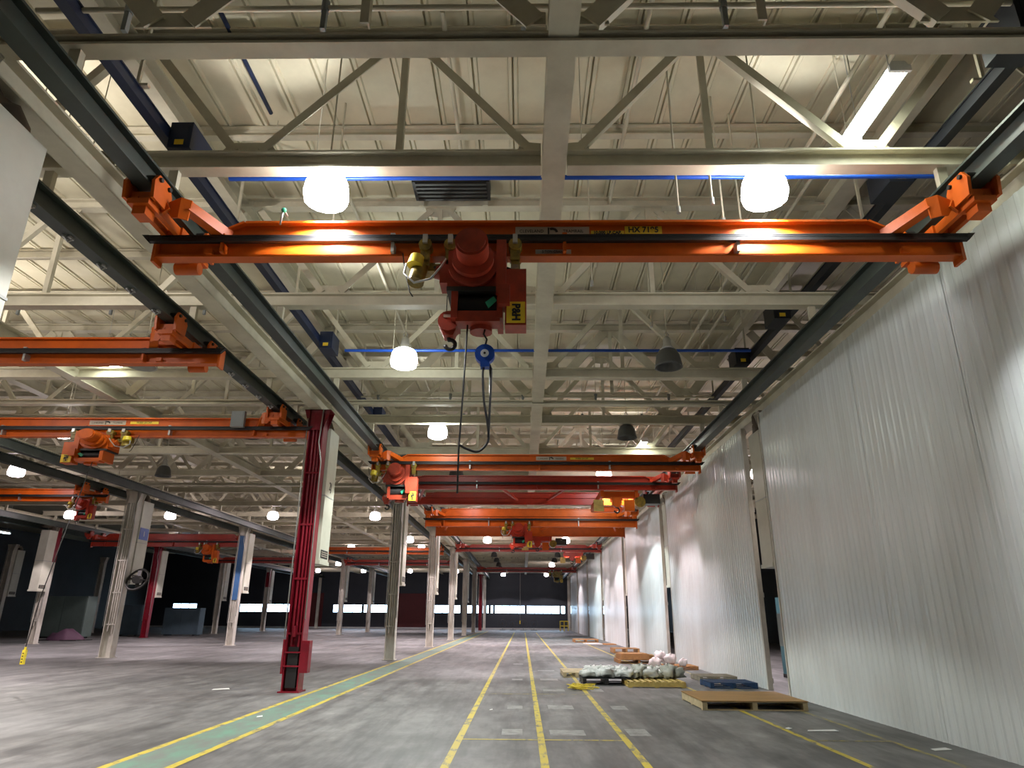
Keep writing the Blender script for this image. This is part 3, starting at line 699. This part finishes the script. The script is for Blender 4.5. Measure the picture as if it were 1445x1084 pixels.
crane(11.6, -16.08, -6.19, 'orange crane ending at upper left with glowing strip beneath', oh=.6)
crane(17.0, -16.08, -6.19, 'orange crane with tan sign plate running into the red column', sign=-10.9, oh=.6)
crane(27.6, -27.6, -17.72, 'orange crane at left picture edge behind the broad white column', oh=.6)
crane(44.2, -27.6, -17.72, 'red-orange crane in the far left bay behind the blue-sign column', 'redcrane', deep=1.6, zb=5.8)
crane(52.0, -16.08, -6.19, 'orange crane lit by two lamps, seen between red column and first pale column')
crane(64.0, -16.08, -6.19, 'dim red crane low in the background right of red column', 'redcrane')
crane(62.0, -27.6, -17.72, 'dim dark red crane deep in the far left bay', 'redcrane')
# grey box and hook bits on cranes
t = thing('junction_box', 'grey junction box on crane beside the red column top', 'box', (-7.35, 16.75, 6.25))
MB().box(-.17, .17, -.12, .0, .0, .42).build('case', 'greybox', t); MB().box(-.14, .14, -.13, -.12, .03, .39).build('lid', 'greybox', t)
t = thing('rigging_hook', 'small green shackle draped over the nearest orange girder', 'hook', (-3.1, 7.55, 6.55))
MB().tube([(0, .08, .1), (0, -.03, .11), (-.01, -.06, .05), (-.02, -.06, -.12)], .014, 6).build('strap', 'galv', t)
MB().lathe([(.0, .03), (.03, .02), (.035, 0), (.02, -.03), (0, -.035)], 10, (0, -.05, .1)).build('shackle', 'green', t)

# ------------------------------------------------------------------ hoists
def hoist(x, y, zb, label, flip=1, big=True, mat='hoistred', hook=True, sc=(1, 1, 1)):
    t = thing('chain_hoist', label, 'hoist', (x, y, zb), 'trolley hoists'); t.scale = sc
    F = flip
    def bx(a, b, c, d, e, f): return MB().box(min(a * F, b * F), max(a * F, b * F), c, d, e, f)
    for wx in (-.72, -.40, .42):
        br = MB().box(wx * F - .06, wx * F + .06, -.2, -.14, -.12, .2).box(wx * F - .06, wx * F + .06, .14, .2, -.12, .2).box(wx * F - .05, wx * F + .05, -.2, .2, -.16, -.1).build('trolley_bracket', 'brass', t)
        for dy in (-.2, .2): MB().cyl((wx * F, dy * 1.1, .12), (wx * F, dy * .3, .12), .085, 14).build('wheel', 'brass', br)
        MB().box(wx * F - .03, wx * F + .03, -.26, -.2, .12, .24).build('guard', 'galv', br)
    bx(-.72, -.3, -.1, .1, -.2, -.1).build('trolley_bar', 'brass', t)
    for wx in (-.6, -.5): MB().cyl((wx * F, -.105, -.15), (wx * F, -.1, -.15), .02, 8).build('bolt', 'black', t)
    # body
    bx(-.42, .2, -.22, .3, -.52, .02).build('gear_housing', mat, t)
    m = MB().cyl((-.1 * F, -.3, -.2), (-.1 * F, -.22, -.2), .31, 24).cyl((-.1 * F, -.36, -.16), (-.1 * F, -.3, -.17), .26, 24).build('motor_flange', mat, t)
    MB().cyl((-.1 * F, -.62, -.08), (-.1 * F, -.36, -.1), .2, 24).cyl((-.1 * F, -.65, -.08), (-.1 * F, -.62, -.08), .17, 24).build('motor', mat, t)
    bx(-.42, .2, -.26, .28, -.56, -.5).build('frame_plate', 'darksteel', t)
    MB().cyl((-.33 * F, -.05, -.7), (.22 * F, -.05, -.7), .16, 18).build('rope_drum', 'black', t)
    bx(-.36, -.28, -.25, .25, -.92, -.52).build('side_frame', mat, t); bx(.2, .27, -.25, .25, -.92, -.52).build('side_frame', mat, t)
    bx(-.3, .24, -.24, .0, -.96, -.82).build('bottom_pan', mat, t)
    MB().cyl((.0, -.02, -1.02), (.0, -.02, -.94), .14, 14).build('limit_switch', mat, t)
    bx(.19, .31, -.32, .16, -.62, .12).build('brake_case', mat, t); bx(.22, .36, -.36, -.1, -.78, -.52).build('brake_cover', mat, t)
    tg = MB().prism([(.06 * F, -.27, -.72), (.16 * F, -.27, -.64), (.2 * F, -.27, -.7), (.1 * F, -.27, -.8)], (0, .01, 0)).build('tag', 'green', t)
    # control cabinet with its yellow label
    c = bx(.30, .56, -.26, .0, -1.02, -.26).build('control_cabinet', mat, t)
    bx(.31, .55, -.275, -.26, -.98, -.3).build('cabinet_door', mat, c)
    bx(.32, .545, -.281, -.275, -1.0, -.72).build('maker_label', 'labelyellow', c)
    text('P&H', .135, 'ink', c, (.433 * F, -.284, -.86), (PI / 2, PI / 2, 0), 'lettering', .9, .006)
    MB().tube([(.36 * F, -.05, -.26), (.40 * F, -.05, -.16), (.3 * F, 0, -.1)], .014, 6).build('cable', 'black', c)
    # small travel motor and yellow drive
    MB().cyl((-.82 * F, -.2, -.42), (-.78 * F, -.12, -.14), .105, 14).build('drive_motor', 'brass', t)
    MB().cyl((-.835 * F, -.23, -.2), (-.815 * F, -.2, -.06), .1, 14, .09).build('drive_cap', 'yellow', t)
    MB().cyl((-.58 * F, -.1, -.22), (-.42 * F, -.1, -.26), .09, 12).build('gear_motor', mat, t)
    bx(-.52, -.4, -.2, .1, -.42, -.12).build('gear_case', mat, t)
    MB().tube([(-.93 * F, -.28, -.2), (-.95 * F, -.3, -.34), (-.82 * F, -.3, -.47), (-.62 * F, -.3, -.42), (-.5 * F, -.28, -.24), (-.44 * F, -.26, -.12)], .014, 8).build('cable', 'galv', t)
    MB().tube([(-1.02 * F, -.1, .05), (-.98 * F, -.1, -.2), (-.9 * F, -.1, -.5), (-.86 * F, -.1, -.56)], .008, 6).build('cable', 'black', t)
    if hook:
        h = MB().cyl((-.4 * F, -.13, -.9), (-.4 * F, .13, -.9), .13, 18).prism([((-.4 - .13) * F, -.1, -.9), ((-.4 + .13) * F, -.1, -.9), ((-.4 + .06) * F, -.1, -1.08), ((-.4 - .06) * F, -.1, -1.08)], (0, .2, 0)).build('hook_block', mat, t)
        MB().box(-.4 * F - .06, -.4 * F + .06, -.134, -.13, -.86, -.82).build('block_label', 'plate', h)
        a = [(-.38 * F + .062 * math.cos(q) * F, 0, -1.17 + .062 * math.sin(q)) for q in [PI * .6 - i * PI * 1.55 / 12 for i in range(13)]]
        MB().tube([(-.4 * F, 0, -1.05), (-.4 * F, 0, -1.1)] + a, .026, 8).build('hook', 'darksteel', h)
        for dx in (-.44, -.36): MB().cyl((dx * F, 0, -.8), (dx * F, 0, -.5), .006, 6).build('rope', 'darksteel', h)
    return t
hoist(-.52, 7.72, 6.03, 'red hoist with yellow lettered label under the nearest orange crane')
hoist(-3.85, 21.1, 6.05, 'red hoist at left end of second orange crane, above pale column')
hoist(-11.15, 17.0, 6.05, 'orange hoist with yellow wheels under crane left of red column', flip=-1, mat='orange', hook=False, sc=(1.15, 1, .72))
hoist(-17.9, 27.6, 6.05, 'small dark red hoist under crane at left edge behind white panel', mat='redcrane', sc=(.75, .75, .72))
hoist(-.1, 33.6, 5.85, 'dark hoist hanging under the deep-girdered bright orange crane', mat='redcrane')
hoist(-20.0, 44.2, 5.8, 'small orange hoist low under red-orange crane in far left bay', mat='orange', hook=False)
hoist(3.6, 73.0, 6.05, 'yellowish hoist on the dim crane in dark end of aisle', mat='brass', hook=False)
# trolley slung across the double girders
def trolley(x, y, z, label, ln, mat='orange'):
    t = thing('crane_trolley', label, 'trolley', (x, y, z), 'crane trolleys')
    for s in (-.62, .62): MB().box(s - .06, s + .06, -.1, ln, -.1, .14).build('side_beam', mat, t)
    for yy in (0, ln * .45, ln - .1): MB().box(-.62, .62, yy, yy + .16, -.12, .12).build('cross_beam', mat, t)
    MB().cyl((-.1, -.16, -.3), (-.1, .1, -.3), .17, 16).box(-.3, .1, -.12, .3, -.22, -.1).build('hook_block', mat, t)
    a = [(-.1 + .09 * math.cos(q), 0, -.56 + .09 * math.sin(q)) for q in [PI * .6 - i * PI * 1.55 / 10 for i in range(11)]]
    MB().tube([(-.1, 0, -.4)] + a, .03, 8).build('hook', 'darksteel', t)
    for sx, m in ((-.95, 'woodyellow'), (.15, 'orange')): MB().box(sx, sx + .36, -.22, -.12, -.62, -.22).build('cabinet', m, t)
    MB().cyl((.75, 0, -.25), (.75, .5, -.25), .2, 14).build('drive_motor', 'brass', t)
    MB().box(.9, 1.5, .1, .6, -.3, .05).build('gear_case', 'darksteel', t)
trolley(3.5, 24.6, 5.9, 'orange frame trolley with yellow boxes under double red girders', 3.6)
trolley(3.6, 49.5, 5.9, 'reddish frame trolley under the small crane by white wall', 1.4, 'redcrane')
trolley(0.9, 37.6, 5.7, 'dark frame trolley under the rear of deep-girdered crane', 1.0, 'redcrane')

# pendant cables, reel
t = thing('cable_reel', 'small round blue reel hanging below the near red hoist', 'reel', (-.46, 7.6, 4.68))
MB().cyl((0, -.05, 0), (0, .05, 0), .12, 20).build('disc', 'blue', t); MB().cyl((0, -.06, 0), (0, -.05, 0), .05, 14).build('hub', 'white', t)
MB().cyl((0, -.065, 0), (0, -.06, 0), .015, 8).build('axle', 'black', t)
MB().box(-.05, .06, -.055, .055, -.17, -.1).build('rope_guide', 'blue', t); MB().tube([(0, 0, .11), (.02, 0, .2), (-.02, 0, .27), (0, 0, .36)], .012, 6).build('hook', 'darksteel', t)
def arcpts(pts, n=8):
    out = []
    P_ = [Vector(p) for p in pts]
    for i in range(len(P_) - 1):
        p0 = P_[max(i - 1, 0)]; p1 = P_[i]; p2 = P_[i + 1]; p3 = P_[min(i + 2, len(P_) - 1)]
        for k in range(n):
            u = k / n
            out.append(.5 * ((2 * p1) + (p2 - p0) * u + (2 * p0 - 5 * p1 + 4 * p2 - p3) * u * u + (3 * p1 - p0 - 3 * p2 + p3) * u ** 3))
    out.append(P_[-1]); return out
t = thing('pendant_cable', 'looped dark cable dangling below the blue reel', 'cable', (-.46, 7.6, 3.5))
MB().tube(arcpts([(.06, 0, .15), (.08, .0, .9), (.07, 0, 1.02), (.03, 0, 1.08), (-.01, 0, 1.02), (-.02, 0, .9), (.0, 0, .6), (.05, 0, .3), (.06, 0, .12), (.0, 0, .02), (-.08, 0, -.02), (-.2, 0, .02), (-.27, 0, .06)]), .014, 6).build('loop', 'black', t)
MB().tube([(.06, 0, .15), (.07, 0, .5), (.06, 0, 1.0)], .006, 6).build('wire', 'galv', t)
t = thing('control_cable', 'straight thin cable dropping from the near red hoist', 'cable', (-.74, 7.6, 3.0))
MB().tube([(.06, 0, 2.1), (.03, 0, 1.2), (.0, 0, .5), (.0, 0, 0)], .011, 6).build('cable', 'darksteel', t)
t = thing('pendant_control', 'yellow push-button pendant on a long cable at lower left', 'control', (-11.05, 15.95, .62))
MB().box(-.035, .035, -.035, .035, 0, .3).cyl((0, 0, .3), (0, 0, .36), .025, 10).build('handle', 'yellow', t)
for i in range(4): MB().cyl((0, -.035, .05 + i * .06), (0, -.045, .05 + i * .06), .014, 8).build('button', 'black', t)
MB().tube([(0, 0, .36), (0.01, .1, 1.4), (.03, .5, 3.2), (.05, .95, 5.1)], .012, 6).build('cable', 'darksteel', t)
t = thing('pendant_cable', 'pale thin cable hanging in the middle of the dark end', 'cable', (-.3, 80, 1.2))
MB().tube([(0, 0, 0), (.02, 0, 2), (0, 0, 8.42)], .02, 6).build('cable', 'galv', t); MB().box(-.06, .06, -.05, .05, -.3, .05).build('handle', 'yellow', t)

# ------------------------------------------------------------------ pallets, sacks and litter
def pallet(x0, x1, y0, y1, label, mat, h=.14, n=8, ply=None, rotz=0):
    wd = x1 - x0; d = y1 - y0
    t = thing('pallet', label, 'pallet', ((x0 + x1) / 2, (y0 + y1) / 2, 0), 'pallets', rotz)
    hw, hd = wd / 2, d / 2
    for s in (-1, 0, 1): MB().box(s * (hw - .05) - .045, s * (hw - .05) + .045, -hd, hd, .02, h - .02).build('stringer', mat, t)
    bd = d / n
    for i in range(n):
        MB().box(-hw, hw, -hd + i * bd + .012, -hd + (i + 1) * bd - .02 - (.04 if ply is None else 0), h - .02 + random.uniform(0, .004), h).build('deck_board', mat, t)
    for s in (-1, 0, 1): MB().box(-hw, hw, s * (hd - .06) - .05, s * (hd - .06) + .05, 0, .02).build('bottom_board', mat, t)
    if ply: MB().box(-hw - .01, hw + .01, -hd - .01, hd + .01, h, h + .016).build('plywood_sheet', ply, t)
    return t
pallet(3.47, 5.5, 14.4, 16.2, 'wide pallet topped with brown plywood beside the wall gap', 'woodpale', ply='wood', h=.16)
pallet(4.75, 5.95, 18.7, 19.8, 'dark blue pallet behind the plywood-topped pallet', 'palletblue')
pallet(4.95, 6.0, 20.6, 21.7, 'grey weathered pallet behind the dark blue pallet', 'woodgrey')
pallet(2.79, 4.04, 18.64, 20.11, 'yellow slatted wooden pallet with open gaps beside yellow line', 'woodyellow', n=9, rotz=PI / 2)
pallet(1.58, 2.85, 19.3, 20.5, 'black plastic pallet loaded with white sacks', 'palletblack', h=.17)
pallet(1.2, 2.0, 21.6, 23.4, 'pale wooden pallet left of the white sacks', 'woodpale')
pallet(3.7, 5.3, 28.2, 29.6, 'brown pallet with stacked boards, beyond the grey sacks', 'woodorange')
pallet(4.1, 5.6, 31.2, 32.6, 'pale flat pallet behind the stacked brown boards', 'woodpale')
pallet(4.5, 5.8, 36.0, 37.4, 'small brown pallet farther along the white wall', 'woodorange', h=.22)
pallet(3.6, 5.3, 50.5, 52.3, 'farthest brown pallet lying along the white wall', 'woodorange', h=.2)
pallet(4.9, 6.0, 25.0, 26.3, 'low brown pallet beside the pale pink sacks', 'woodorange', h=.12)
def board(name, x, y, z, wd, d, h, rz, mat, label, cat='board'):
    t = thing(name, label, cat, (x, y, z), 'loose boards', rz); MB().box(-wd / 2, wd / 2, -d / 2, d / 2, 0, h).build('plank', mat, t)
    MB().box(-wd / 2 + .03, wd / 2 - .05, -d / 2 + .04, d / 2 - .02, h, h + .02).build('top_plank', mat, t)
board('board_stack', 4.3, 28.6, .145, 1.1, .9, .2, .1, 'woodorange', 'stack of orange-brown boards on brown pallet')
board('board_stack', 4.9, 29.2, .145, .7, .8, .12, -.2, 'wood', 'short brown boards beside the orange-brown stack')
board('flat_sheet', 4.6, 47.5, 0, 1.1, 1.0, .05, .1, 'white', 'white flat sheet on the floor along the far wall', 'sheet')
board('flat_sheet', 5.6, 47.0, 0, .8, .9, .05, .1, 'woodorange', 'brown flat sheet next to the white sheet', 'sheet')
def sack(x, y, z, sx, sy, sz, mat, label, group, rz=0):
    mb = MB(); n, m = 14, 9; v = []; f = []
    ph = [random.uniform(0, 6) for _ in range(6)]
    for j in range(m + 1):
        a = PI * j / m
        for i in range(n):
            b = 2 * PI * i / n
            k = .92 + .17 * math.sin(3 * b + ph[0] + 2 * a) + .13 * math.sin(5 * b + ph[1] - 3 * a) + .12 * math.sin(7 * a + ph[2] + 2 * b) + random.uniform(-.09, .09)
            cx, cy, cz = math.sin(a) * math.cos(b), math.sin(a) * math.sin(b), math.cos(a)
            pw = lambda q: math.copysign(abs(q) ** .7, q)
            v.append((pw(cx) * sx / 2 * k, pw(cy) * sy / 2 * k, max(-1, pw(cz) * k) * sz / 2 + sz / 2))
    for j in range(m):
        for i in range(n): f.append((j * n + i, (j + 1) * n + i, (j + 1) * n + (i + 1) % n, j * n + (i + 1) % n))
    mb.add(v, f, True)
    t = thing('sack', label, 'sack', (x, y, z), group, rz)
    mb.build('bag', mat, t)
    MB().tube(arcpts([(0, 0, sz * .85), (.02, .01, sz * 1.02), (.05, .0, sz * 1.06)], 3), .025, 6).build('tied_neck', mat, t)
wl = ['leftmost', 'second', 'third', 'fourth', 'rightmost']
for i in range(5):
    sack(1.75 + i * .25, 19.62 + .12 * (i % 2), .175, .42, .5, .17 + .04 * (i % 3), 'bagwhite', '%s white sack in the front row on the black pallet' % wl[i], 'white sacks', random.uniform(-.5, .5))
for i in range(4):
    sack(1.85 + i * .28, 20.15, .175, .44, .42, .24, 'bagwhite', '%s white sack in the back row on the black pallet' % ['leftmost', 'second', 'third', 'rightmost'][i], 'white sacks', random.uniform(-.5, .5))
gl = ['leftmost', 'second', 'third', 'fourth', 'fifth', 'rightmost']
for i in range(6):
    sack(2.95 + i * .24, 19.75 + .1 * (i % 2), .145, .42, .46, .20 + .07 * ((i * 2) % 3), 'baggrey' if i != 2 else 'bagwhite', '%s sack in the heap on the yellow slatted pallet' % gl[i], 'grey sacks', random.uniform(-.6, .6))
for i in range(4):
    sack(3.25 + i * .26, 20.75, .0, .42, .5, .38, 'baggrey', '%s grey sack on the floor behind the yellow pallet' % ['leftmost', 'second', 'third', 'rightmost'][i], 'grey sacks', random.uniform(-.6, .6))
for i, (x, y, z, s) in enumerate(((4.55, 25.1, 0, .42), (5.1, 25.3, .125, .4), (4.8, 25.5, .22, .38), (5.45, 24.9, .125, .26))):
    sack(x, y, z, s, s, s * .9, 'bagpink', '%s pale pink sack by the second wall panel' % ['lower left', 'lower right', 'topmost', 'smallest'][i], 'pink sacks', random.uniform(-.6, .6))
t = thing('yellow_tape', 'tangle of bright yellow tape on floor beside white sacks', 'tape', (1.45, 18.2, 0))
for k in range(7):
    pts = [(random.uniform(-.35, .4), random.uniform(-.4, .4), random.uniform(.02, .12)) for _ in range(6)]
    MB().tube(arcpts(pts, 5), .009, 5).build('strand', 'yellow', t)
for i, (x, y, sx, sy, rz, lab) in enumerate(((5.72, 10.45, .28, .12, .2, 'white paper scrap near the wall base at lower right'), (4.3, 12.2, .1, .08, .5, 'tiny white scrap left of the right yellow lines'),
        (4.75, 12.0, .5, .12, .0, 'pale scuffed paper between the right yellow lines'), (-.6, 14.2, .06, .06, 0, 'tiny yellowish scrap between the middle floor lines'),
        (-4.6, 13.0, .1, .1, .3, 'tiny white scrap on the green walkway'), (-7.2, 17.5, .4, .2, .4, 'white dusty scrap on floor left of red column'))):
    t = thing('paper_scrap', lab, 'litter', (x, y, .002), 'litter', rz); MB().prism([(-sx / 2, -sy / 2, 0), (sx / 2, -sy / 2 * .8, .004), (sx / 2 * .9, sy / 2, .012), (-sx / 2 * .8, sy / 2 * .9, .003)], (0, 0, .004)).build('sheet', 'white', t)

# ------------------------------------------------------------------ things in the dark background
def cabinet(x, y, wd, d, h, mat, label, cat='machine'):
    t = thing('machine_cabinet', label, cat, (x, y, 0), 'background machines')
    b = MB().box(-wd / 2, wd / 2, -d / 2, d / 2, .1, h).build('body', mat, t)
    MB().box(-wd / 2 + .05, -.02, -d / 2 - .03, -d / 2, .2, h - .1).build('door', mat, b); MB().box(.02, wd / 2 - .05, -d / 2 - .03, -d / 2, .2, h - .1).build('door', mat, b)
    for s in (-1, 1): MB().box(s * wd / 2 * .8 - .1, s * wd / 2 * .8 + .1, -d / 2, d / 2, 0, .1).build('foot', 'black', t)
cabinet(-33.5, 52, 3.4, 1.2, 2.9, 'machine', 'pale green cabinet in the dark between left columns')
cabinet(-42.5, 50, 3.2, 1.2, 2.2, 'machine', 'low greenish cabinet at the dark left edge')
cabinet(-31.8, 58, 1.6, 1.0, 2.4, 'steelblue', 'pale blue panel cabinet left of the narrow crimson column')
cabinet(-28.6, 60, 3.0, 1.0, 2.2, 'steelblue', 'wide pale blue cabinet behind the narrow crimson column')
cabinet(8.4, 22.0, .9, .9, 2.3, 'teal', 'teal cabinet seen through the nearest gap of the white wall')
t = thing('tarp_heap', 'purple tarp heap on the dark floor at far left', 'tarp', (-30.5, 47.5, 0))
mb = MB(); n = 16
for j in range(5): pass
mb.lathe([(1.2, 0), (1.1, .25), (.8, .5), (.4, .62), (.02, .66)], 16); mb.v = [(a * (1 + .2 * math.sin(3 * math.atan2(b, a)) + random.uniform(-.1, .1)), b * .8, c * (.7 + .5 * math.sin(2.3 * a + 1) ** 2)) for a, b, c in mb.v]
mb.build('cover', 'purple', t); MB().box(-1.4, 1.4, -.9, .9, 0, .05).build('base', 'black', t)
for i in range(4):
    t = thing('floor_fan', 'round dark floor fan before the far windows, %s from left' % ['first', 'second', 'third', 'last'][i], 'fan', (-2.6 + i * 1.35, 93, 0), 'floor fans')
    mb = MB(); 
    pts = [(.5 * math.cos(q), 0, .8 + .5 * math.sin(q)) for q in [2 * PI * k / 20 for k in range(21)]]
    mb.tube(pts, .03, 6).build('ring', 'darksteel', t)
    MB().cyl((0, -.1, .8), (0, .2, .8), .12, 12).build('motor', 'darksteel', t)
    for k in range(4): MB().bar((0, 0, .8), (.45 * math.cos(k * PI / 2 + .4), 0, .8 + .45 * math.sin(k * PI / 2 + .4)), .16, .02).build('blade', 'darksteel', t)
    MB().box(-.4, .4, -.2, .2, 0, .08).box(-.04, .04, -.04, .04, .08, .35).build('stand', 'greybox', t)
t = thing('guard_rail', 'small yellow guard rail at the end of the white wall', 'railing', (5.2, 90, 0))
for x in (-.5, 0, .5): MB().cyl((x, 0, 0), (x, 0, 1.2), .06, 8).build('post', 'yellow', t)
for z in (.6, 1.15): MB().cyl((-.5, 0, z), (.5, 0, z), .06, 8).build('rail', 'yellow', t)
# round wall fan on the broad column and lever box in the gap
t = thing('column_fan', 'dark round fan bracketed to the broad blue-sign column', 'fan', (-16.2, 29.3, 3.05))
MB().tube([(.42 * math.cos(q), .25 * math.sin(q), .42 * math.sin(q)) for q in [2 * PI * k / 20 for k in range(21)]], .05, 6).build('cage', 'darksteel', t)
MB().cyl((0, -.15, 0), (0, .15, 0), .16, 12).build('motor', 'darksteel', t); MB().bar((0, .1, 0), (-.6, .1, .1), .06, .06).build('bracket', 'darksteel', t)
for k in range(4): MB().bar((0, 0, 0), (.38 * math.cos(k * PI / 2), .1, .38 * math.sin(k * PI / 2)), .16, .03).build('blade', 'darksteel', t)
t = thing('switch_box', 'dark switch box on the column in the nearest wall gap', 'box', (6.32, 16.98, 1.05))
MB().box(-.05, .25, -.05, .75, .0, .75).build('case', 'greybox', t); MB().box(-.06, -.05, .02, .68, .06, .7).build('door', 'greybox', t); MB().cyl((-.05, .3, 0), (-.05, .3, -.3), .025, 8).build('lever', 'black', t)
